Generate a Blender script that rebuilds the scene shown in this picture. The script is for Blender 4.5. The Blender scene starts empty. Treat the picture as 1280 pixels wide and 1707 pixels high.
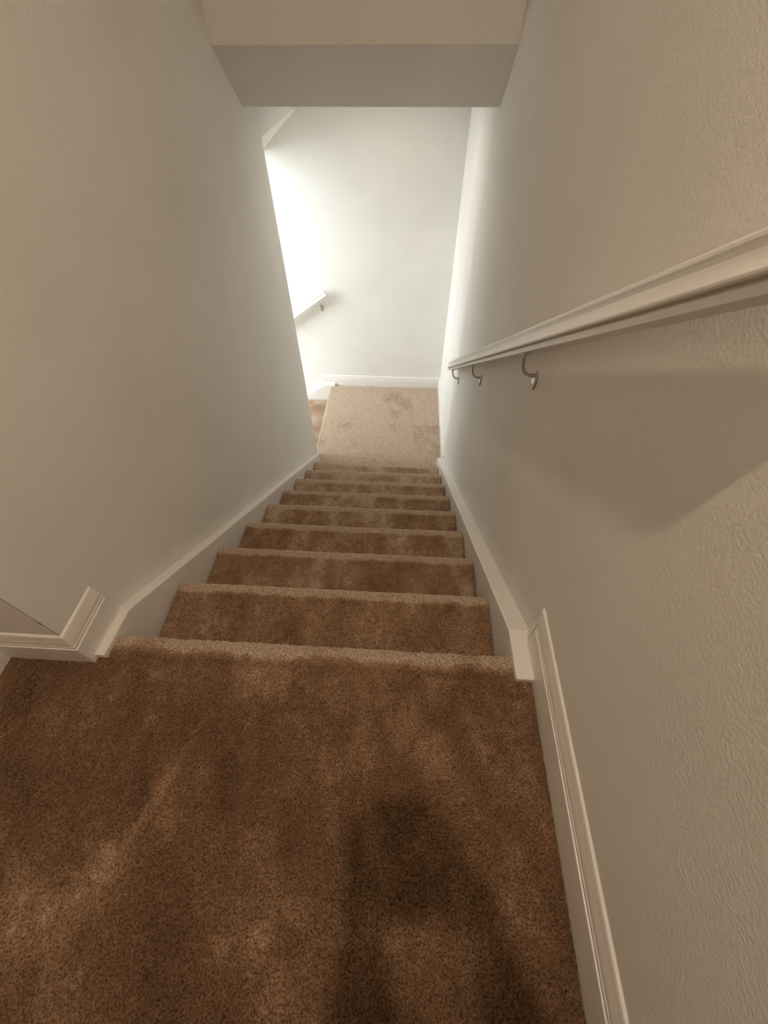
import bpy, bmesh, math, random
import numpy as np
from mathutils import Vector, Matrix

random.seed(4)
rng = np.random.default_rng(11)
scn = bpy.context.scene
COL = scn.collection

# ------------------------------------------------------------------ camera
CAM = Vector((0.0975, -0.4331, 1.178))
PITCH, YAW, ROLL, FPX = 0.8964, 0.06345, -0.00763, 683.2
cF = Vector((-math.sin(YAW) * math.cos(PITCH), math.cos(YAW) * math.cos(PITCH), -math.sin(PITCH)))
_R = Vector((math.cos(YAW), math.sin(YAW), 0.0))
_U = _R.cross(cF)
cR = math.cos(ROLL) * _R + math.sin(ROLL) * _U
cU = -math.sin(ROLL) * _R + math.cos(ROLL) * _U
cam_d = bpy.data.cameras.new('camera')
cam_d.sensor_fit = 'HORIZONTAL'
cam_d.sensor_width = 36.0
cam_d.lens = 36.0 * FPX / 1280.0
cam_d.clip_start = 0.002
cam_d.clip_end = 100
cam = bpy.data.objects.new('camera', cam_d)
COL.objects.link(cam)
m = Matrix((cR, cU, -cF)).transposed().to_4x4()
m.translation = CAM
cam.matrix_world = m
scn.camera = cam

# ------------------------------------------------------------------ world, daylight, exposure
scn.view_settings.view_transform = 'Standard'
scn.view_settings.look = 'None'
scn.view_settings.gamma = 1.0
scn.view_settings.use_curve_mapping = False
scn.view_settings.exposure = 0.0
LAMP_POS = Vector((0.125, -0.50, 2.74))
LAMP_STRENGTH = 1950.0
LANDING_FILL_STRENGTH = 95.0
LAMP_COL = (1.0, 0.81, 0.62)
DAY_POWER = 425.0
DAY_COL = (0.80, 0.91, 1.0)

world = bpy.data.worlds.new('world')
scn.world = world
world.use_nodes = True
bg = world.node_tree.nodes['Background']
bg.inputs[0].default_value = (0.80, 0.90, 1.0, 1)
bg.inputs[1].default_value = 1.0

def area(name, loc, aim, sx, sy, power, col):
    d = bpy.data.lights.new(name, 'AREA')
    d.shape = 'RECTANGLE'; d.size = sx; d.size_y = sy
    d.energy = power; d.color = col
    o = bpy.data.objects.new(name, d); COL.objects.link(o)
    o.location = loc
    o.rotation_euler = (Vector(aim) - Vector(loc)).to_track_quat('-Z', 'Y').to_euler()
    return o
# daylight coming in through the tall foyer window below the lower flight
area('foyer_window_daylight', (-4.42, 1.95, .70), (-.9, 2.9, -.8), 2.25, 3.3, DAY_POWER, DAY_COL)

# ------------------------------------------------------------------ main dimensions (metres)
XL, XR = -0.767, 0.497          # stair side walls
SKL, SKR = 0.043, 0.064         # skirt board thickness
RISE, RUN = 0.19, 0.2867
NSTEP = 9
ZL = -RISE * NSTEP              # landing level
YN = RUN * (NSTEP - 1)          # nose of the last step
YEND = 3.805
YOPEN = 2.60
YC = -0.07                      # hall corner of the left wall
XHALL = -1.02
YBACK = -2.6
ZC = 2.74
XLAND = -0.80                   # left nose of the landing
ZF = ZL - RISE * 7              # foyer floor
BBH = 0.154

# ------------------------------------------------------------------ materials
def nodes(name):
    mt = bpy.data.materials.new(name); mt.use_nodes = True
    nt = mt.node_tree
    return mt, nt, nt.nodes['Principled BSDF'], nt.nodes, nt.links

def paint(name, col, rough=0.6, bump=0.0, scale=90.0, dist=0.002, spec=0.3, big=0.0):
    mt, nt, b, N, L = nodes(name)
    b.inputs['Base Color'].default_value = (*col, 1)
    b.inputs['Roughness'].default_value = rough
    b.inputs['Specular IOR Level'].default_value = spec
    if bump:
        tc = N.new('ShaderNodeTexCoord')
        n1 = N.new('ShaderNodeTexNoise'); n1.inputs['Scale'].default_value = scale
        n1.inputs['Detail'].default_value = 4; n1.inputs['Roughness'].default_value = 0.55
        L.new(tc.outputs['Object'], n1.inputs['Vector'])
        rp = N.new('ShaderNodeValToRGB')
        rp.color_ramp.elements[0].position = 0.42; rp.color_ramp.elements[1].position = 0.66
        L.new(n1.outputs['Fac'], rp.inputs['Fac'])
        n2 = N.new('ShaderNodeTexNoise'); n2.inputs['Scale'].default_value = scale * 3.1
        n2.inputs['Detail'].default_value = 2
        L.new(tc.outputs['Object'], n2.inputs['Vector'])
        mx = N.new('ShaderNodeMath'); mx.operation = 'MULTIPLY_ADD'
        L.new(n2.outputs['Fac'], mx.inputs[0]); mx.inputs[1].default_value = 0.35
        L.new(rp.outputs['Color'], mx.inputs[2])
        bp = N.new('ShaderNodeBump'); bp.inputs['Strength'].default_value = bump
        bp.inputs['Distance'].default_value = dist
        L.new(mx.outputs[0], bp.inputs['Height'])
        L.new(bp.outputs['Normal'], b.inputs['Normal'])
        # faint scuffs and roller unevenness
        n3 = N.new('ShaderNodeTexNoise'); n3.inputs['Scale'].default_value = 2.3
        n3.inputs['Detail'].default_value = 5
        L.new(tc.outputs['Object'], n3.inputs['Vector'])
        cr = N.new('ShaderNodeValToRGB')
        cr.color_ramp.elements[0].color = (col[0] * .95, col[1] * .945, col[2] * .935, 1)
        cr.color_ramp.elements[1].color = (*col, 1)
        cr.color_ramp.elements[0].position = .3; cr.color_ramp.elements[1].position = .6
        L.new(n3.outputs['Fac'], cr.inputs['Fac'])
        L.new(cr.outputs['Color'], b.inputs['Base Color'])
    return mt

M_WALL = paint('wall_paint', (0.86, 0.83, 0.775), 0.75, 0.34, 175.0, 0.0016, 0.25)
M_CEIL = paint('ceiling_paint', (0.86, 0.83, 0.775), 0.8, 0.35, 70.0, 0.0025, 0.2)
M_TRIM = paint('trim_paint', (0.86, 0.82, 0.76), 0.36, 0.10, 30.0, 0.0008, 0.45)
M_RAIL = paint('rail_paint', (0.84, 0.80, 0.74), 0.36, 0.10, 60.0, 0.0006, 0.45)
M_WOOD = paint('bare_timber', (.20, .13, .075), .8, .3, 40, .001)
M_CORNER_SHADE = paint('corner_shade_paint', (0.16, 0.12, 0.09), 0.8)

def metal(name, col, rough):
    mt, nt, b, N, L = nodes(name)
    b.inputs['Metallic'].default_value = 1.0
    b.inputs['Roughness'].default_value = rough
    n = N.new('ShaderNodeTexNoise'); n.inputs['Scale'].default_value = 300
    r = N.new('ShaderNodeValToRGB')
    r.color_ramp.elements[0].color = (*[c * .85 for c in col], 1)
    r.color_ramp.elements[1].color = (*col, 1)
    L.new(n.outputs['Fac'], r.inputs['Fac']); L.new(r.outputs['Color'], b.inputs['Base Color'])
    return mt
M_NICKEL = metal('satin_nickel', (0.62, 0.57, 0.52), 0.32)

def emis(name, col, strength):
    mt, nt, b, N, L = nodes(name)
    b.inputs['Base Color'].default_value = (0.9, 0.88, 0.82, 1)
    b.inputs['Emission Color'].default_value = (*col, 1)
    b.inputs['Emission Strength'].default_value = strength
    return mt
M_BULB = emis('opal_glass_lit', LAMP_COL, LAMP_STRENGTH)

def carpet_mat():
    mt, nt, b, N, L = nodes('tan_cut_pile_carpet')
    b.inputs['Roughness'].default_value = 0.95
    b.inputs['Specular IOR Level'].default_value = 0.05
    b.inputs['Sheen Weight'].default_value = 0.55
    b.inputs['Sheen Roughness'].default_value = 0.45
    b.inputs['Sheen Tint'].default_value = (1.0, 0.80, 0.62, 1)
    tc = N.new('ShaderNodeTexCoord')
    at = N.new('ShaderNodeAttribute'); at.attribute_name = 'lay_and_light'
    # tone by brushed pile, plus light painted on noses, treads and landing
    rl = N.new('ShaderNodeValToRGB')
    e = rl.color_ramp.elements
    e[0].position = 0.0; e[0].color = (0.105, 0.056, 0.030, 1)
    e[1].position = 1.0; e[1].color = (0.57, 0.435, 0.32, 1)  # palest tone: light painted into the landing and noses
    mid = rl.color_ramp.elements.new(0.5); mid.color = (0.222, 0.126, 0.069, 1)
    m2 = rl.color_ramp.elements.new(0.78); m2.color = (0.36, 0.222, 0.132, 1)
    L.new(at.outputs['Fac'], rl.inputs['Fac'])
    # yarn to yarn speckle
    n1 = N.new('ShaderNodeTexNoise'); n1.inputs['Scale'].default_value = 250; n1.inputs['Detail'].default_value = 3
    n1.inputs['Roughness'].default_value = 0.65
    L.new(tc.outputs['Object'], n1.inputs['Vector'])
    r1 = N.new('ShaderNodeValToRGB')
    r1.color_ramp.elements[0].position = .35; r1.color_ramp.elements[0].color = (.27, .25, .23, 1)
    r1.color_ramp.elements[1].position = .60; r1.color_ramp.elements[1].color = (1.15, 1.15, 1.15, 1)
    L.new(n1.outputs['Fac'], r1.inputs['Fac'])
    mx = N.new('ShaderNodeMix'); mx.data_type = 'RGBA'; mx.blend_type = 'MULTIPLY'
    mx.inputs['Factor'].default_value = 1.0
    L.new(rl.outputs['Color'], mx.inputs[6]); L.new(r1.outputs['Color'], mx.inputs[7])
    L.new(mx.outputs[2], b.inputs['Base Color'])
    n2 = N.new('ShaderNodeTexNoise'); n2.inputs['Scale'].default_value = 420; n2.inputs['Detail'].default_value = 2
    L.new(tc.outputs['Object'], n2.inputs['Vector'])
    bp = N.new('ShaderNodeBump'); bp.inputs['Strength'].default_value = .6; bp.inputs['Distance'].default_value = .003
    L.new(n2.outputs['Fac'], bp.inputs['Height']); L.new(bp.outputs['Normal'], b.inputs['Normal'])
    return mt
M_CARPET = carpet_mat()

# ------------------------------------------------------------------ helpers
def link(name, me, mat, parent=None, kind=None, label=None, cat=None, group=None):
    if mat and not me.materials: me.materials.append(mat)
    o = bpy.data.objects.new(name, me); COL.objects.link(o)
    if parent: o.parent = parent
    if kind: o['kind'] = kind
    if label: o['label'] = label
    if cat: o['category'] = cat
    if group: o['group'] = group
    return o

def empty(name, loc, label, cat, group=None):
    o = bpy.data.objects.new(name, None); COL.objects.link(o)
    o.location = loc; o['label'] = label; o['category'] = cat
    o.empty_display_size = .05
    if group: o['group'] = group
    bpy.context.view_layer.update()
    return o

def attach(o, parent):
    """parent keeping the world-space mesh where it is (parents only carry a location)"""
    o.parent = parent
    o.matrix_parent_inverse = Matrix.Translation(-Vector(parent_loc(parent)))
    return o
def parent_loc(p):
    l = Vector(p.location)
    return l

def mesh(name, verts, faces, smooth=False):
    me = bpy.data.meshes.new(name); me.from_pydata([tuple(v) for v in verts], [], faces); me.update()
    if smooth:
        me.polygons.foreach_set('use_smooth', [True] * len(me.polygons))
    return me

def fix(me):
    bm = bmesh.new(); bm.from_mesh(me); bmesh.ops.recalc_face_normals(bm, faces=bm.faces); bm.to_mesh(me); bm.free()
    return me

def box(name, a, b, bevel=0.0):
    (x0, y0, z0), (x1, y1, z1) = a, b
    v = [(x0, y0, z0), (x1, y0, z0), (x1, y1, z0), (x0, y1, z0), (x0, y0, z1), (x1, y0, z1), (x1, y1, z1), (x0, y1, z1)]
    f = [(3, 2, 1, 0), (4, 5, 6, 7), (0, 1, 5, 4), (1, 2, 6, 5), (2, 3, 7, 6), (3, 0, 4, 7)]
    me = mesh(name, v, f)
    if bevel: bev(me, bevel)
    return me

def bev(me, w, seg=2, ang=30):
    bm = bmesh.new(); bm.from_mesh(me)
    ed = [e for e in bm.edges if len(e.link_faces) == 2 and e.calc_face_angle(0) > math.radians(ang)]
    bmesh.ops.bevel(bm, geom=ed, offset=w, segments=seg, profile=.6, affect='EDGES', clamp_overlap=True)
    bm.to_mesh(me); bm.free()

def prism(name, poly, axis, a, b, bevel=0.0):
    """poly: list of 2-D points, extruded from a to b along axis (0: points are (y,z); 1: points are (x,z))"""
    n = len(poly)
    def P(p, t):
        return (t, p[0], p[1]) if axis == 0 else ((p[0], t, p[1]) if axis == 1 else (p[0], p[1], t))
    v = [P(p, a) for p in poly] + [P(p, b) for p in poly]
    f = [tuple(range(n)), tuple(range(2 * n - 1, n - 1, -1))]
    f += [(i, i + n, (i + 1) % n + n, (i + 1) % n) for i in range(n)]
    me = fix(mesh(name, v, f))
    if bevel: bev(me, bevel)
    return me

def struct(name, me, mat, label=None):
    o = link(name, me, mat, kind='structure')
    if label: o['label'] = label
    return o

# ------------------------------------------------------------------ room shell
struct('wall_right', box('wall_right', (XR, YBACK, -3.3), (XR + .12, YEND + .12, ZC)), M_WALL,
       'long textured off-white wall carrying the handrail right of the stairs')
# left wall: solid beside the stairs, open below z=0.70 beyond YOPEN
struct('wall_left', prism('wall_left', [(YC, -3.3), (YOPEN, -3.3), (YOPEN, .70), (YEND + .12, .70), (YEND + .12, ZC), (YC, ZC)], 0, XL - .12, XL), M_WALL,
       'textured off-white wall left of the stairs, ending at the bright opening')
struct('wall_hall_front', box('wall_hall_front', (XHALL - .12, YC, -.3), (XL - .12, YC + .12, ZC)), M_WALL,
       'narrow wall face turning left from the stair corner')
struct('wall_hall_left', box('wall_hall_left', (XHALL - .12, YBACK, -.3), (XHALL, YC, ZC)), M_WALL)
struct('wall_back', box('wall_back', (XHALL - .12, YBACK - .12, -.3), (XR + .12, YBACK, ZC)), M_WALL)
struct('wall_end', box('wall_end', (-4.5, YEND, -3.3), (XR, YEND + .12, ZC)), M_WALL,
       'bright daylit end wall above the lower landing')
struct('ceiling', box('ceiling', (XHALL - .12, YBACK - .12, ZC), (XR + .12, 2.35, ZC + .1)), M_CEIL)
struct('ceiling_soffit', prism('ceiling_soffit', [(2.094, ZC), (2.094, 1.063), (2.355, .85), (YEND, .85), (YEND, 1.0), (2.5, 1.0), (2.3, 1.3), (2.3, ZC)], 0, XL, XR), M_CEIL,
       'header and sloping soffit hanging over the lower stairs')
struct('ceiling_lower', prism('ceiling_lower', [(XL - .002, .699), (-1.13, .422), (-1.22, .422), (-1.22, ZC), (XL - .12, ZC), (XL - .12, .85), (XL - .002, .85)], 1, YOPEN, YEND), M_CEIL,
       'sloping ceiling over the lower flight')
struct('wall_lower', box('wall_lower', (-2.6, YOPEN - .12, -3.3), (XL - .12, YOPEN, ZC)), M_WALL)
struct('wall_foyer_side', box('wall_foyer_side', (-2.6, .4, -3.3), (-2.48, YOPEN - .12, ZC)), M_WALL)
struct('wall_foyer_front', box('wall_foyer_front', (-4.5, .28, -3.3), (-2.48, .4, ZC)), M_WALL)
struct('ceiling_foyer', box('ceiling_foyer', (-4.5, .28, ZC), (-1.4, YEND + .12, ZC + .1)), M_CEIL)
struct('floor_foyer', box('floor_foyer', (-4.5, .28, ZF - .1), (-2.4, YEND, ZF)), M_TRIM)
# window wall of the foyer with a tall opening
wy0, wy1, wz0, wz1 = .8, 3.1, -.9, 2.4
for nm, a, b in (('wall_window_below', (-4.62, .28, -3.3), (-4.5, YEND + .12, wz0)), ('wall_window_above', (-4.62, .28, wz1), (-4.5, YEND + .12, ZC)),
                 ('wall_window_near', (-4.62, .28, wz0), (-4.5, wy0, wz1)), ('wall_window_far', (-4.62, wy1, wz0), (-4.5, YEND + .12, wz1))):
    struct(nm, box(nm, a, b), M_WALL)
win = struct('window_1', box('window_1', (-4.6, wy0, wz0), (-4.52, wy1, wz0 + .05)), M_TRIM, 'tall white foyer window')
for a, b in (((-4.6, wy0, wz1 - .05), (-4.52, wy1, wz1)), ((-4.6, wy0, wz0), (-4.52, wy0 + .05, wz1)), ((-4.6, wy1 - .05, wz0), (-4.52, wy1, wz1)),
             ((-4.59, 1.93, wz0), (-4.53, 1.97, wz1)), ((-4.59, wy0, .73), (-4.53, wy1, .77))):
    link('window_frame', box('window_frame', a, b), M_TRIM, win)

# thin dark strip with a nick, painted for the corner edge's shadow
hf = bpy.data.objects['wall_hall_front']
zz = np.linspace(BBH + .002, 1.1, 40)
cv = []
for k, z in enumerate(zz):
    w = .0016 + .0008 * math.sin(k * 2.3)
    if k == 3: w = .0045
    cv += [(XL - .0005, YC - .0004, z), (XL - .0005 - w, YC - .0004, z), (XL - .0005 - w, YC + .002, z), (XL - .0005, YC + .002, z)]
cfc = []
for k in range(len(zz) - 1):
    for j in range(4): cfc.append((4 * k + j, 4 * k + (j + 1) % 4, 4 * k + 4 + (j + 1) % 4, 4 * k + 4 + j))
link('corner_shade_strip', fix(mesh('corner_shade_strip', cv, cfc)), M_CORNER_SHADE, hf)

# ------------------------------------------------------------------ carpet surfaces (real pile relief)
def vnoise(x, y, cell, seed):
    g = np.random.default_rng(seed).random((257, 257))
    X = x / cell; Y = y / cell
    xi = np.floor(X).astype(int); yi = np.floor(Y).astype(int)
    fx = X - xi; fy = Y - yi
    fx = fx * fx * (3 - 2 * fx); fy = fy * fy * (3 - 2 * fy)
    a = g[xi % 257, yi % 257]; b = g[(xi + 1) % 257, yi % 257]
    c = g[xi % 257, (yi + 1) % 257]; d = g[(xi + 1) % 257, (yi + 1) % 257]
    return (a * (1 - fx) + b * fx) * (1 - fy) + (c * (1 - fx) + d * fx) * fy

def profile_points(segs, ds):
    """segs: list of 2-D polyline points with local spacing; resampled at ds -> pts, normals, arclength"""
    P = np.array(segs, float)
    d = np.r_[0, np.cumsum(np.hypot(*np.diff(P, axis=0).T))]
    n = max(2, int(d[-1] / ds))
    s = np.linspace(0, d[-1], n + 1)
    return np.c_[np.interp(s, d, P[:, 0]), np.interp(s, d, P[:, 1])], s

def carpet(name, prof, x0, x1, ds, amp, lay_light_fn, seed, swap=False, drop=None, edges=(True, True), far=None):
    """carpet strip: prof is a polyline in (y,z) from back to front and over the nose; runs from x0 to x1.
    swap=True builds the same with x and y exchanged (lower flight)"""
    pts, s = profile_points(prof, ds)
    tan = np.gradient(pts, axis=0); tan /= np.linalg.norm(tan, axis=1)[:, None]
    nor = np.c_[-tan[:, 1], tan[:, 0]]
    if nor[0, 1] < 0: nor = -nor
    nx = max(2, int((x1 - x0) / ds)); xs = np.linspace(x0, x1, nx + 1)
    S, X = np.meshgrid(s, xs, indexing='ij')
    Y0 = np.repeat(pts[:, :1], nx + 1, 1); Z0 = np.repeat(pts[:, 1:], nx + 1, 1)
    # tufts: clumped random heights
    h = (vnoise(X, S, .0050, seed) - .5) * 1.0 + (vnoise(X, S, .0095, seed + 1) - .5) * .9 + (rng.random(X.shape) - .5) * .55
    h += (vnoise(X, S, .03, seed + 2) - .5) * .45 + (vnoise(X, S, .12, seed + 3) - .5) * .5
    h = h * amp
    if edges[0]: h -= .013 * np.exp(-((X - x0) / .006))
    if edges[1]: h -= .013 * np.exp(-((x1 - X) / .006))
    jx = (rng.random(X.shape) - .5) * ds * .6
    VX = X + jx; VY = Y0 + nor[:, :1] * h; VZ = Z0 + nor[:, 1:] * h
    V = np.stack([VX, VY, VZ], -1).reshape(-1, 3)
    if swap: V = np.stack([V[:, 1], V[:, 0], V[:, 2]], -1)
    ny = len(s)
    I = np.arange(ny * (nx + 1)).reshape(ny, nx + 1)
    q = np.stack([I[:-1, :-1], I[:-1, 1:], I[1:, 1:], I[1:, :-1]], -1).reshape(-1, 4)
    if swap: q = q[:, ::-1]
    if drop is not None:
        cx = V[q].mean(1); q = q[~drop(cx)]
    me = bpy.data.meshes.new(name)
    me.vertices.add(len(V)); me.vertices.foreach_set('co', V.astype(np.float32).ravel())
    me.loops.add(q.size); me.loops.foreach_set('vertex_index', q.astype(np.int32).ravel())
    me.polygons.add(len(q)); me.polygons.foreach_set('loop_start', np.arange(0, q.size, 4, dtype=np.int32))
    me.polygons.foreach_set('loop_total', np.full(len(q), 4, np.int32))
    me.polygons.foreach_set('use_smooth', np.ones(len(q), bool))
    me.update(calc_edges=True)
    at = me.attributes.new('lay_and_light', 'FLOAT', 'POINT')
    at.data.foreach_set('value', np.clip(lay_light_fn(X, Y0, S, h), 0, 1).astype(np.float32).ravel())
    me.materials.append(M_CARPET)
    return me

R = .020
def nose(yn, z):
    """rounded nose ending at y=yn, top at z; then the riser foot RISE lower"""
    a = [(yn - R + R * math.sin(t), z - R + R * math.cos(t)) for t in np.linspace(0, math.pi * .93, 14)]
    return a

def gauss(X, Y, cx, cy, sx, sy, rot=0.0):
    c, s_ = math.cos(rot), math.sin(rot)
    u = (X - cx) * c + (Y - cy) * s_; v = -(X - cx) * s_ + (Y - cy) * c
    r = (u / sx) ** 2 + (v / sy) ** 2
    return 1 / (1 + r ** 2.0)

def floor_lay_light(X, Y, S, h):
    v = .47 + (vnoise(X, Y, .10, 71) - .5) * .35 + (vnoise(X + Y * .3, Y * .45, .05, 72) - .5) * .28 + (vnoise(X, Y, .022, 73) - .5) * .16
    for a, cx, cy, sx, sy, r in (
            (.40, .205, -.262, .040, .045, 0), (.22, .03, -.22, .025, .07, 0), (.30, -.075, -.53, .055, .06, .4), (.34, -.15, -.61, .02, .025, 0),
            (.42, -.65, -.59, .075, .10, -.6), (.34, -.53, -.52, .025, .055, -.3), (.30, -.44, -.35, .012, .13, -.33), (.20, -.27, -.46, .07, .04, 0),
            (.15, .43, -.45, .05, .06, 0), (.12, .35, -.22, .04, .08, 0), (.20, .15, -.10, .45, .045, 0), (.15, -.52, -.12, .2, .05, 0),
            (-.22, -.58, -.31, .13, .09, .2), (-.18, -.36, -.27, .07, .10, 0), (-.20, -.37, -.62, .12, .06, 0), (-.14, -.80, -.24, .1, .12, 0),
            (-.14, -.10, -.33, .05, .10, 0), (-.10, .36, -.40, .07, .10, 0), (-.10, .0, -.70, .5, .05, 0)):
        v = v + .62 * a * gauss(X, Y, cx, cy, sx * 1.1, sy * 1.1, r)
    v = v + np.clip((Y + .062) / .035, 0, 1) * .60  # painted highlight: paler band along the top nose
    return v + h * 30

def tread_lay_light(i, day_lift):
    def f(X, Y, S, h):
        v = .72 + day_lift + (vnoise(X, S, .13, 90 + i) - .5) * .26 + (vnoise(X, S * .35, .05, 120 + i) - .5) * .22 + (vnoise(X, S, .02, 150 + i) - .5) * .16  # paler with each step down, daylight put into the colour
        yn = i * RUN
        v = v + np.clip((Y - (yn - .050)) / .025, 0, 1) * .55  # painted highlight along the tread nose
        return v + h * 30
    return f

# upper hall floor: fine pile where it can be seen, plain behind
yA = -.86
prof = [(yA, 0.0), (-R, 0.0)] + nose(0, 0)[1:] + [(-.034, -.05)]
def drop_floor(c):
    return ((c[:, 0] < XL + .012) & (c[:, 1] > YC + .012)) | ((c[:, 0] > XR - .02) & (c[:, 1] > YC + .1))
fl = struct('floor', carpet('floor', prof, XHALL + .003, XR - .013, .0022, .0040, floor_lay_light, 5, drop=drop_floor), M_CARPET,
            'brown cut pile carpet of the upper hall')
fl2 = struct('floor_hall', carpet('floor_hall', [(YBACK, 0.0), (yA + .002, 0.0)], XHALL, XR, .02, .001, floor_lay_light, 9, edges=(False, False)), M_CARPET)

stairs = empty('staircase', (0, 0, 0), 'straight flight of brown carpeted steps going down between two white walls', 'staircase')
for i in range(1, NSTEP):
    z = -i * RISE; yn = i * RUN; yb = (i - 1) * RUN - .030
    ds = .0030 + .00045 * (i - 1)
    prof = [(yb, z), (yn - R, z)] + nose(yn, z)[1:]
    me = carpet('tread', prof, XL + SKL + .0005, XR - SKR - .0005, ds, .0026, tread_lay_light(i, .030 * (i - 1)), 20 + 7 * i)
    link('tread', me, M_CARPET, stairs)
for i in range(NSTEP):
    z0 = -(i + 1) * RISE; z1 = -i * RISE - .034; y = i * RUN - .032
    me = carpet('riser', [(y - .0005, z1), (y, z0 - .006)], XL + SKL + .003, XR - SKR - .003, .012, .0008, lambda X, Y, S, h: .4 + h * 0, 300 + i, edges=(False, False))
    link('riser', me, M_CARPET, stairs)

# landing (its left edge is the first nose of the lower flight)
def landing_lay_light(X, Y, S, h):
    # (swapped: X runs along y here, Y along x)
    v = 1.04 + (vnoise(X, Y, .28, 41) - .5) * .24 + (vnoise(X, Y, .11, 42) - .5) * .16 + (vnoise(X, Y, .03, 43) - .5) * .12  # pale base tone stands in for daylight on the landing
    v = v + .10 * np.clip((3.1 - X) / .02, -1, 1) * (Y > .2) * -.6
    return v + h * 20
profL = [(XR - .013, ZL), (XLAND + R, ZL)] + [(-(p[0]), p[1]) for p in nose(-XLAND, ZL)][1:]
# carpet() builds along "y": pass x as the profile axis and swap
ld = carpet('landing', profL, YN - .035, YEND - .014, .0065, .0026, landing_lay_light, 61, swap=True)
link('landing', ld, M_CARPET, stairs)

# timber carcass under the carpet
cp = [(-.06, -.04)]
for i in range(NSTEP):
    cp += [(i * RUN - .045, -i * RISE - .04), (i * RUN - .045, -(i + 1) * RISE - .02)]
cp += [(YN + .2, ZL - .02), (YN + .2, ZL - .12), (-.06, -.45)]
link('carcass', prism('carcass', cp, 0, XL + .004, XR - .004), M_WOOD, stairs)

# skirt boards
def skirt_poly(ye):
    k = (.075, .008); sl = .672
    top = [(-.072, -.03), (-.072, .021), k, (ye, k[1] - sl * (ye - k[0])), (ye, ZL - .05)]
    return top + [(2.0, ZL - .05), (-.02, -.42)]
for nm, a, b, ye in (('skirt_board', XL, XL + SKL, 2.50), ('skirt_board', XR - SKR, XR, 2.52)):
    link(nm, prism(nm, skirt_poly(ye), 0, a, b, .005), M_TRIM, stairs)

# ------------------------------------------------------------------ lower flight turning left
low = empty('staircase', (XLAND, 3.2, ZL), 'lower carpeted flight dropping left from the bright landing', 'staircase')
for i in range(1, 7):
    z = ZL - i * RISE; xn = XLAND - i * RUN; xb = XLAND - (i - 1) * RUN + .03
    prof = [(xb, z), (xn + R, z)] + [(-p[0], p[1]) for p in nose(-xn, z)][1:] + [(xn + .03, z - .036), (xn + .03, z - RISE)]
    me = carpet('tread', prof, YOPEN + .045, YEND - .045, .009, .002, lambda X, Y, S, h: .85 + (vnoise(X, S, .1, 77) - .5) * .3 + h * 15, 400 + i, swap=True)
    attach(link('tread', me, M_CARPET), low)
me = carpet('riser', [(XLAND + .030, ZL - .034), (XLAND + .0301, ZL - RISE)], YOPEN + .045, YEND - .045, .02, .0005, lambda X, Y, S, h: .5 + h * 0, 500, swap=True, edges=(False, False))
attach(link('riser', me, M_CARPET), low)
xs = XLAND - .07
poly = [(XLAND + .06, ZL - .03), (XLAND + .06, ZL + .03), (xs, ZL + .012), (-2.6, ZL + .012 - .672 * (xs + 2.6)), (-2.6, ZF), (-1.6, ZF)]
attach(link('skirt_board', prism('skirt_board', poly, 1, YEND - .042, YEND, .004), M_TRIM), low)
poly2 = [(XLAND - .09, ZL - .12), (XLAND - .09, ZL - .010)] + poly[3:]
attach(link('skirt_board', prism('skirt_board', poly2, 1, YOPEN, YOPEN + .04, .004), M_TRIM), low)

# ------------------------------------------------------------------ baseboards
BP = [(.016, -.02), (.016, .090), (.0154, .0925), (.0130, .0930), (.0118, .0950), (.0118, .0990), (.0138, .1000), (.0138, .1040), (.0125, .1060),
      (.0088, .1066), (.0088, .1095), (.0128, .1110), (.0122, .1180), (.0104, .1270), (.0082, .1370), (.0070, .1450), (.0052, .1505), (.0000, .1540)]

def baseboard(name, path, z0, label=None, h=1.0):
    """path in plan along the wall face; the board lies on the left of travel; mitred corners"""
    P = [Vector((p[0], p[1], 0)) for p in path]
    nrm = []
    for a, b in zip(P[:-1], P[1:]):
        d = (b - a).normalized(); nrm.append(Vector((-d.y, d.x, 0)))
    V = []; n = len(BP)
    for i, p in enumerate(P):
        if i == 0: o = nrm[0]
        elif i == len(P) - 1: o = nrm[-1]
        else:
            o = nrm[i - 1] + nrm[i]; o = o / (1 + nrm[i - 1].dot(nrm[i]))
        V += [(p.x + o.x * t, p.y + o.y * t, z0 + z * h) for t, z in BP] + [(p.x, p.y, z0 - .02)]
    k = n + 1; F = []
    for i in range(len(P) - 1):
        F += [(i * k + j, i * k + (j + 1) % k, (i + 1) * k + (j + 1) % k, (i + 1) * k + j) for j in range(k)]
    F += [tuple(range(k)), tuple(range((len(P) - 1) * k, len(P) * k))]
    return struct(name, fix(mesh(name, V, F)), M_TRIM, label)

baseboard('baseboard_left', [(XL, .072), (XL, YC), (XHALL, YC), (XHALL, YBACK)], 0, 'moulded white baseboard wrapping the left wall corner')
baseboard('baseboard_back', [(XHALL, YBACK), (XR, YBACK)], 0)
baseboard('baseboard_end', [(XR, YEND), (-.895, YEND)], ZL, 'white baseboard along the bright end wall', .82)
baseboard('baseboard_landing', [(XR, 2.50), (XR, YEND)], ZL, 'white baseboard beside the lower landing', .82)

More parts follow.
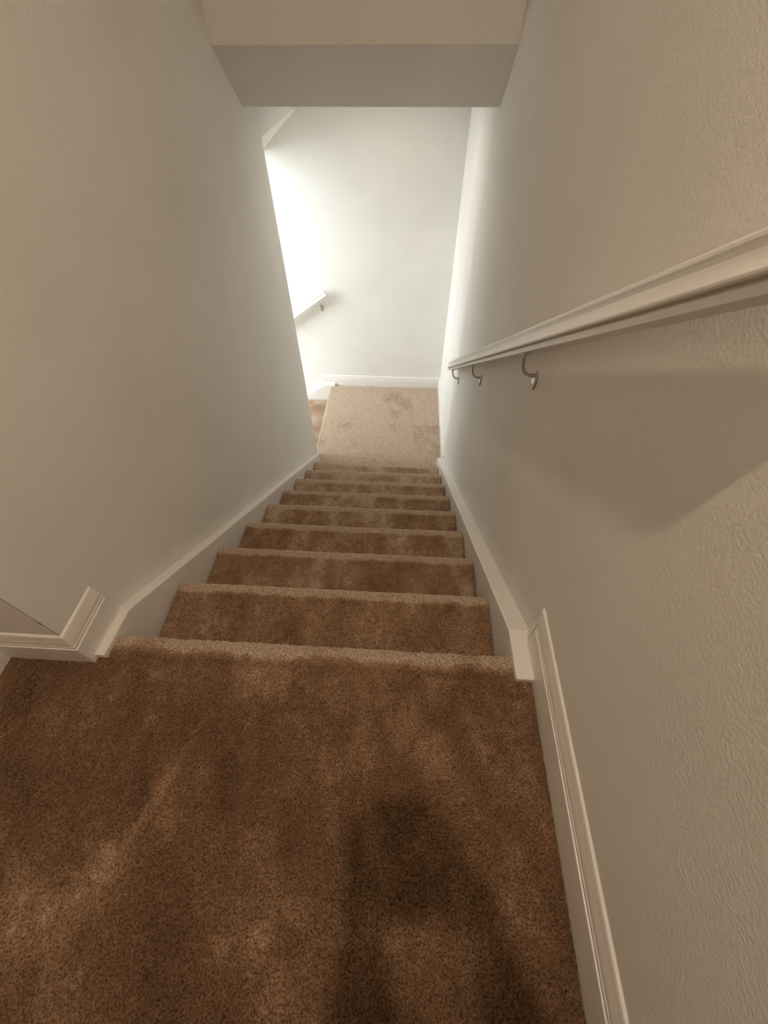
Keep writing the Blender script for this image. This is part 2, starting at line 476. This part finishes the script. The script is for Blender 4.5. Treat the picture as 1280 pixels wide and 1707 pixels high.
def bb_return():
    """right hall baseboard whose moulding turns down in a mitred return at the stair end"""
    ye = .077; y0 = YBACK
    prof = BP[1:]
    V = []; F = []
    for t, z in prof:
        s_ = BBH - z
        yj = ye - s_ * .62
        V += [(XR - t, y0, z), (XR - t, yj, z), (XR - t, yj, -.03)]
    for j in range(len(prof) - 1):
        a, b = 3 * j, 3 * (j + 1)
        F += [(a, a + 1, b + 1, b), (a + 1, a + 2, b + 2, b + 1)]
    i0 = len(V)
    t, z = prof[0]; yj = ye - (BBH - z) * .62
    V += [(XR - t, y0, -.03), (XR - t, yj, -.03)]
    F += [(0, 1, i0 + 1, i0)]
    return fix(mesh('baseboard_right', V, F))
struct('baseboard_right', bb_return(), M_TRIM, 'moulded white baseboard along the right hall wall')

# ------------------------------------------------------------------ handrails
SL = RISE / RUN
CS = math.cos(math.atan(SL)); SN = math.sin(math.atan(SL))
RP = [(.000, .0205), (.0115, .0205), (.0120, .0165), (.0150, .0165), (.0155, .0270), (.0175, .0292), (.0205, .0296), (.0225, .0285),
      (.0260, .0255), (.0310, .0222), (.0370, .0198), (.0430, .0188), (.0480, .0195), (.0525, .0205), (.0565, .0200), (.0605, .0170), (.0630, .0105), (.0638, .0)]

def tube(name, pts, rad, seg=10, caps=True):
    P = [Vector(p) for p in pts]; V = []; F = []
    rads = rad if isinstance(rad, (list, tuple)) else [rad] * len(P)
    up = None
    for i, p in enumerate(P):
        t = (P[min(i + 1, len(P) - 1)] - P[max(i - 1, 0)]).normalized()
        if up is None:
            up = t.orthogonal().normalized()
        else:
            up = (up - t * up.dot(t)).normalized()
        b = t.cross(up)
        for k in range(seg):
            a = 2 * math.pi * k / seg
            V.append(p + (up * math.cos(a) + b * math.sin(a)) * rads[i])
    for i in range(len(P) - 1):
        for k in range(seg):
            F.append((i * seg + k, i * seg + (k + 1) % seg, (i + 1) * seg + (k + 1) % seg, (i + 1) * seg + k))
    F += [tuple(range(seg))[::-1], tuple(range((len(P) - 1) * seg, len(P) * seg))]
    return fix(mesh(name, V, F, True))

def handrail(origin, e_h, n, s0, s1, brs, base, label):
    """origin: point on the wall face plane at the nosing line (s=0); e_h horizontal downhill direction; n away from wall.
    base: vertical height of the rail underside above the nosing line."""
    o = Vector(origin); e_h = Vector(e_h); n = Vector(n); Z = Vector((0, 0, 1))
    e = (e_h * CS - Z * SN); v = (e_h * SN + Z * CS)
    off = .055
    def at(s, h):                                  # s horizontal run, h height above the nosing line
        return o + e_h * s - Z * (s * SL) + Z * h
    start = at(s0, base)
    root = empty('handrail', start, label, 'handrail')
    ring = [(w, hh) for hh, w in RP] + [(-w, hh) for hh, w in RP[-2::-1]]
    V = []; F = []; k = len(ring)
    L = (s1 - s0) / CS
    stations = [(0.0, .93), (.004, 1.0)] + [(L * t, 1.0) for t in (.25, .5, .75)] + [(L - .004, 1.0), (L, .93)]
    for d, sc in stations:
        for w, hh in ring:
            c = Vector((0, 0, 0)) + n * (off + w * sc) + v * (.032 + (hh - .032) * sc) + e * d
            V.append(c)
    m_ = len(stations)
    for i in range(m_ - 1):
        F += [(i * k + j, i * k + (j + 1) % k, (i + 1) * k + (j + 1) % k, (i + 1) * k + j) for j in range(k)]
    F += [tuple(range(k)), tuple(range((m_ - 1) * k, m_ * k))]
    rail = fix(mesh('rail', V, F)); 
    link('rail', rail, M_RAIL, root)
    for s in brs:
        c = at(s, base) - start                    # rail underside point over wall plane
        h0 = -.083
        a = c + Z * h0
        curve = [a + n * .004 + Z * .012, a + n * .018 + Z * .012, a + n * .030 + Z * .015, a + n * .040 + Z * .023, a + n * .047 + Z * .036,
                 a + n * .051 + Z * .052, a + n * .0535 + Z * .068, c + n * .055 + Z * .000]
        arm = link('bracket', tube('bracket_arm', curve, [.0062, .0058, .0055, .0053, .0052, .0052, .0054, .0060], 10), M_NICKEL, root)
        # rosette: oval plate on the wall
        Vr = []; Fr = []; sg = 24
        for dpt, sc in ((.0, 1.0), (.004, 1.0), (.0065, .82), (.0075, .45)):
            for j in range(sg):
                an = 2 * math.pi * j / sg
                Vr.append(a - Z * .006 + n * dpt + e_h * math.cos(an) * .019 * sc + Z * math.sin(an) * .031 * sc)
        for i in range(3):
            Fr += [(i * sg + j, i * sg + (j + 1) % sg, (i + 1) * sg + (j + 1) % sg, (i + 1) * sg + j) for j in range(sg)]
        Fr += [tuple(range(sg)), tuple(range(3 * sg, 4 * sg))]
        link('rosette', fix(mesh('rosette', Vr, Fr, True)), M_NICKEL, arm)
        sc_p = a - Z * .020
        link('screw', tube('screw', [sc_p + n * .004, sc_p + n * .0085, sc_p + n * .0095], [.0042, .0042, .002], 10), M_NICKEL, arm)
        # saddle plate under the rail
        sv = []
        for dd in (-.034, .034):
            for ww in (-.011, .011):
                for tt in (-.0035, 0.0002):
                    sv.append(c + n * (off + ww) + e * dd + v * tt)
        sf = [(0, 1, 3, 2), (4, 6, 7, 5), (0, 4, 5, 1), (2, 3, 7, 6), (0, 2, 6, 4), (1, 5, 7, 3)]
        sm = fix(mesh('saddle_plate', sv, sf)); bev(sm, .0012, 1)
        link('saddle_plate', sm, M_NICKEL, arm)
    return root

handrail((XR, 0, 0), (0, 1, 0), (-1, 0, 0), -.136, 2.44, (-.06, .70, 1.51, 2.31), .992,
         'long white moulded handrail on metal brackets along the right wall')
handrail((XLAND, YEND, ZL), (-1, 0, 0), (0, -1, 0), -.09, 1.75, (.0, .85, 1.6), .992,
         'short white handrail end on the bright far wall')

# ------------------------------------------------------------------ hall ceiling light
lamp = empty('ceiling_light', (LAMP_POS.x, LAMP_POS.y, ZC), 'round flush ceiling downlight above the top of the stairs', 'light')
def lathe(name, prof, seg=32):
    V = []; F = []
    for r, z in prof:
        V += [(r * math.cos(2 * math.pi * k / seg), r * math.sin(2 * math.pi * k / seg), z) for k in range(seg)]
    for i in range(len(prof) - 1):
        F += [(i * seg + k, i * seg + (k + 1) % seg, (i + 1) * seg + (k + 1) % seg, (i + 1) * seg + k) for k in range(seg)]
    F += [tuple(range(seg)), tuple(range((len(prof) - 1) * seg, len(prof) * seg))]
    return fix(mesh(name, V, F, True))
link('trim_ring', lathe('trim_ring', [(.060, -.0005), (.060, -.004), (.055, -.008), (.044, -.009), (.035, -.005), (.035, -.0005)]), M_TRIM, lamp)
link('lens', lathe('lens', [(.0335, -.001), (.0335, -.004), (.026, -.0062), (.01, -.0070)]), M_BULB, lamp)

# added fill light, hidden by the soffit, to brighten the far stairwell
landing_fill = empty('ceiling_light', (-.12, 3.05, .85), 'added round fill light over the lower landing', 'light')
M_LANDING_FILL = emis('landing_fill_lens', (1.0, .90, .78), LANDING_FILL_STRENGTH)
link('trim_ring', lathe('trim_ring', [(.095, -.0005), (.095, -.004), (.088, -.009), (.070, -.011), (.062, -.006), (.062, -.0005)]), M_TRIM, landing_fill)
link('lens', lathe('lens', [(.0605, -.001), (.0605, -.004), (.050, -.0062), (.02, -.0070)]), M_LANDING_FILL, landing_fill)

# ------------------------------------------------------------------ the photographer, standing behind the phone (only the shadow is in the picture)
PX = 0.182                                  # body centre line
def skin_mesh(name, pts, edges, root, mat, sub=2):
    """pts: {key: (x,y,z,rx,ry)}; grows a continuous surface over the joint skeleton"""
    keys = list(pts); idx = {k: i for i, k in enumerate(keys)}
    me = bpy.data.meshes.new(name)
    me.from_pydata([pts[k][:3] for k in keys], [(idx[a], idx[b]) for a, b in edges], [])
    o = bpy.data.objects.new(name, me); COL.objects.link(o)
    sk = o.modifiers.new('skin', 'SKIN'); sk.use_smooth_shade = True; sk.branch_smoothing = .6
    sb = o.modifiers.new('sub', 'SUBSURF'); sb.levels = sub; sb.render_levels = sub
    if not me.skin_vertices: me.skin_vertices.new()
    for k in keys:
        d = me.skin_vertices[0].data[idx[k]]
        p = pts[k]; d.radius = (p[3], p[4] if len(p) > 4 else p[3]); d.use_root = (k == root)
    bpy.context.view_layer.update()
    dg = bpy.context.evaluated_depsgraph_get()
    ev = bpy.data.meshes.new_from_object(o.evaluated_get(dg))
    bpy.data.objects.remove(o); ev.name = name
    ev.materials.clear(); ev.materials.append(mat)
    return ev

M_SKIN = paint('skin', (.55, .36, .27), .5, .15, 200, .0006)
M_SHIRT = paint('grey_cotton', (.20, .21, .23), .9, .3, 300, .001)
M_JEAN = paint('dark_denim', (.06, .075, .11), .9, .4, 400, .001)
M_SHOE = paint('black_rubber', (.03, .03, .032), .6, .2, 120, .001)
M_HAIR = paint('brown_hair', (.07, .045, .03), .6, .6, 60, .004)
M_PHONE = paint('black_glass', (.015, .015, .017), .12, 0)

pc = CAM + cR * .032 - cU * .056 - cF * .0065      # phone centre
def ph(a, b, c):                                   # point in the phone frame (right, up, forward)
    return pc + cR * a + cU * b + cF * c

body = empty('person', (PX, -.93, 0), 'person in grey shirt and jeans standing at the stair top holding a phone', 'person')
def part(name, me, parent=body, mat=None):
    o = link(name, me, mat, parent)
    o.matrix_parent_inverse = Matrix.Translation(-Vector(body.location))
    return o

P = {}; E = []
def add(k, co, r, r2=None, to=None):
    P[k] = (co[0], co[1], co[2], r, r2 if r2 else r)
    if to: E.append((to, k))
yb = -.93
add('pelvis', (PX, yb, .95), .150, .115)
add('waist', (PX, yb, 1.08), .140, .105, 'pelvis')
add('chest', (PX, yb - .01, 1.25), .165, .115, 'waist')
add('upper', (PX, yb + .0, 1.37), .12, .08, 'chest')
add('neck', (PX, yb + .03, 1.45), .055, .055, 'upper')
add('neck2', (PX, yb + .055, 1.51), .060, .062, 'neck')
add('jaw', (PX, yb + .105, 1.555), .066, .075, 'neck2')
add('face', (PX, yb + .115, 1.62), .082, .095, 'jaw')
add('crown', (PX, yb + .085, 1.70), .078, .095, 'face')
for s, t in ((-1, 'l'), (1, 'r')):
    add('hip' + t, (PX + s * .090, yb, .80), .088, .095, 'pelvis')
    add('thi' + t, (PX + s * .10, yb + .01, .64), .072, .078, 'hip' + t)
    add('knee' + t, (PX + s * .11, yb + .015, .48), .06, .062, 'thi' + t)
    add('calf' + t, (PX + s * .112, yb - .01, .34), .055, .058, 'knee' + t)
    add('ank' + t, (PX + s * .115, yb - .02, .09), .038, .042, 'calf' + t)
    add('toe' + t, (PX + s * .13, yb + .09, .035), .036, .03, 'ank' + t)
    add('sho' + t, (PX + s * .175, yb + .0, 1.385), .062, .062, 'upper')
    add('mid' + t, (PX + s * .18, yb + .06, 1.24), .05, .05, 'sho' + t)
    add('elb' + t, (PX + s * .135, yb + .16, 1.075), .042, .042, 'mid' + t)
    add('fore' + t, (PX + s * .100, yb + .26, 1.085), .046, .046, 'elb' + t)
    w = ph(.030 + s * .076, -.105, -.030)
    add('wri' + t, w, .034, .034, 'fore' + t)
    pm = ph(.015 + s * .074, -.048, -.018)
    add('palm' + t, pm, .040, .026, 'wri' + t)
    add('knk' + t, ph(.011 + s * .069, -.002, -.016), .038, .020, 'palm' + t)
bd = skin_mesh('body', P, E, 'pelvis', M_SKIN)
part('body', bd)
# fingers: four curled round the back edge of the phone, thumb on the screen side
def finger(name, pts, rads):
    return skin_mesh(name, {str(i): (*p, r) for i, (p, r) in enumerate(zip(pts, rads))}, [(str(i), str(i + 1)) for i in range(len(pts) - 1)], '0', M_SKIN, 2)
for s in (-1, 1):
    for j, (b, ln) in enumerate(((.030, .92), (.008, 1.0), (-.014, .95), (-.036, .78))):
        pts = [ph(s * .058, b * .6 - .035, -.016), ph(s * .064, b * .9 - .008, -.012), ph(s * .062, b + .004, .004),
               ph(s * (.050 - .006 * ln), b + .010, .0115), ph(s * (.050 - .020 * ln), b + .012, .012)]
        if s < 0: pts[3], pts[4] = ph(-.051, b + .006, .0115), ph(-.047, b + .008, .0105)
        part('finger', finger('finger', pts, (.010, .0095, .009, .0085, .007)))
    th = [ph(s * .058, -.062, -.022), ph(s * .052, -.035, -.026), ph(s * .040, -.012, -.021), ph(s * .028, .004, -.0145)]
    part('thumb', finger('thumb', th, (.013, .0115, .010, .008)))
# clothes: the body surface itself, let out a little and cut at collar, cuffs, waist and hems
def garment(name, keep, off, mat):
    src = bpy.data.meshes.new(name); bm = bmesh.new(); bm.from_mesh(bd)
    bmesh.ops.recalc_face_normals(bm, faces=bm.faces); bm.normal_update()
    nn = {v: v.normal.copy() for v in bm.verts}
    dele = [f for f in bm.faces if not keep(f.calc_center_median())]
    bmesh.ops.delete(bm, geom=dele, context='FACES')
    left = set(bm.faces); isl = []
    while left:                                     # keep the one large piece
        st = [left.pop()]; cur = []
        while st:
            f = st.pop(); cur.append(f)
            for e in f.edges:
                for g in e.link_faces:
                    if g in left: left.remove(g); st.append(g)
        isl.append(cur)
    isl.sort(key=len, reverse=True)
    bmesh.ops.delete(bm, geom=[f for c in isl[1:] for f in c], context='FACES')
    for v in bm.verts: v.co += nn[v] * off
    bmesh.ops.delete(bm, geom=[v for v in bm.verts if not v.link_faces], context='VERTS')
    bm.to_mesh(src); bm.free()
    src.materials.clear(); src.materials.append(mat)
    src.polygons.foreach_set('use_smooth', [True] * len(src.polygons)); src.update()
    return src
part('shirt', garment('shirt', lambda c: .86 < c.z < 1.445 and not (c.y > yb + .13) and not (c.y > yb + .02 and abs(c.x - PX) > .115 and .98 < c.z < 1.19), .014, M_SHIRT))
part('trousers', garment('trousers', lambda c: .085 < c.z < .93 and c.y < yb + .16, .011, M_JEAN))
for s in (-1, 1):
    part('shoe', garment('shoe', lambda c: c.z < .10 and (c.x - PX) * s > 0, .008, M_SHOE))
part('hair', garment('hair', lambda c: c.z > 1.50 and (c.z > 1.655 + .2 * max(0, c.y - yb - .12) or c.y < yb + .07), .013, M_HAIR))
# face
def ball(name, c, r, sx=1, sy=1, sz=1):
    bm = bmesh.new(); bmesh.ops.create_uvsphere(bm, u_segments=14, v_segments=9, radius=1)
    for v in bm.verts: v.co = Vector((v.co.x * r * sx, v.co.y * r * sy, v.co.z * r * sz)) + Vector(c)
    me = bpy.data.meshes.new(name); bm.to_mesh(me); bm.free()
    me.polygons.foreach_set('use_smooth', [True] * len(me.polygons)); return me
M_EYE = paint('eye_white', (.8, .8, .78), .2, 0)
M_LIP = paint('lips', (.42, .20, .17), .5, 0)
for s in (-1, 1):
    part('eye', ball('eye', (PX + s * .030, yb + .176, 1.622), .0105), mat=M_EYE)
    part('ear', ball('ear', (PX + s * .072, yb + .10, 1.61), .026, .35, .75, 1.2), mat=M_SKIN)
part('nose', ball('nose', (PX, yb + .198, 1.595), .016, .8, 1.0, 1.6), mat=M_SKIN)
part('mouth', ball('mouth', (PX, yb + .172, 1.560), .022, 1.1, .5, .35), mat=M_LIP)
# phone
me = box('phone', (-.037, -.0775, -.004), (.037, .0775, .004), .003)
pm_ = Matrix((cR, cU, -cF)).transposed().to_4x4()
phone = empty('phone', pc, 'black phone held flat over the stair top', 'phone')
phone.matrix_world = Matrix.Translation(pc) @ pm_
link('case', me, M_PHONE, phone)
link('lens_ring', tube('lens_ring', [(-.030, .056, -.0042), (-.030, .056, -.0050)], .006, 16), M_NICKEL, phone)
link('screen', box('screen', (-.034, -.073, .0039), (.034, .073, .0043)), M_PHONE, phone)
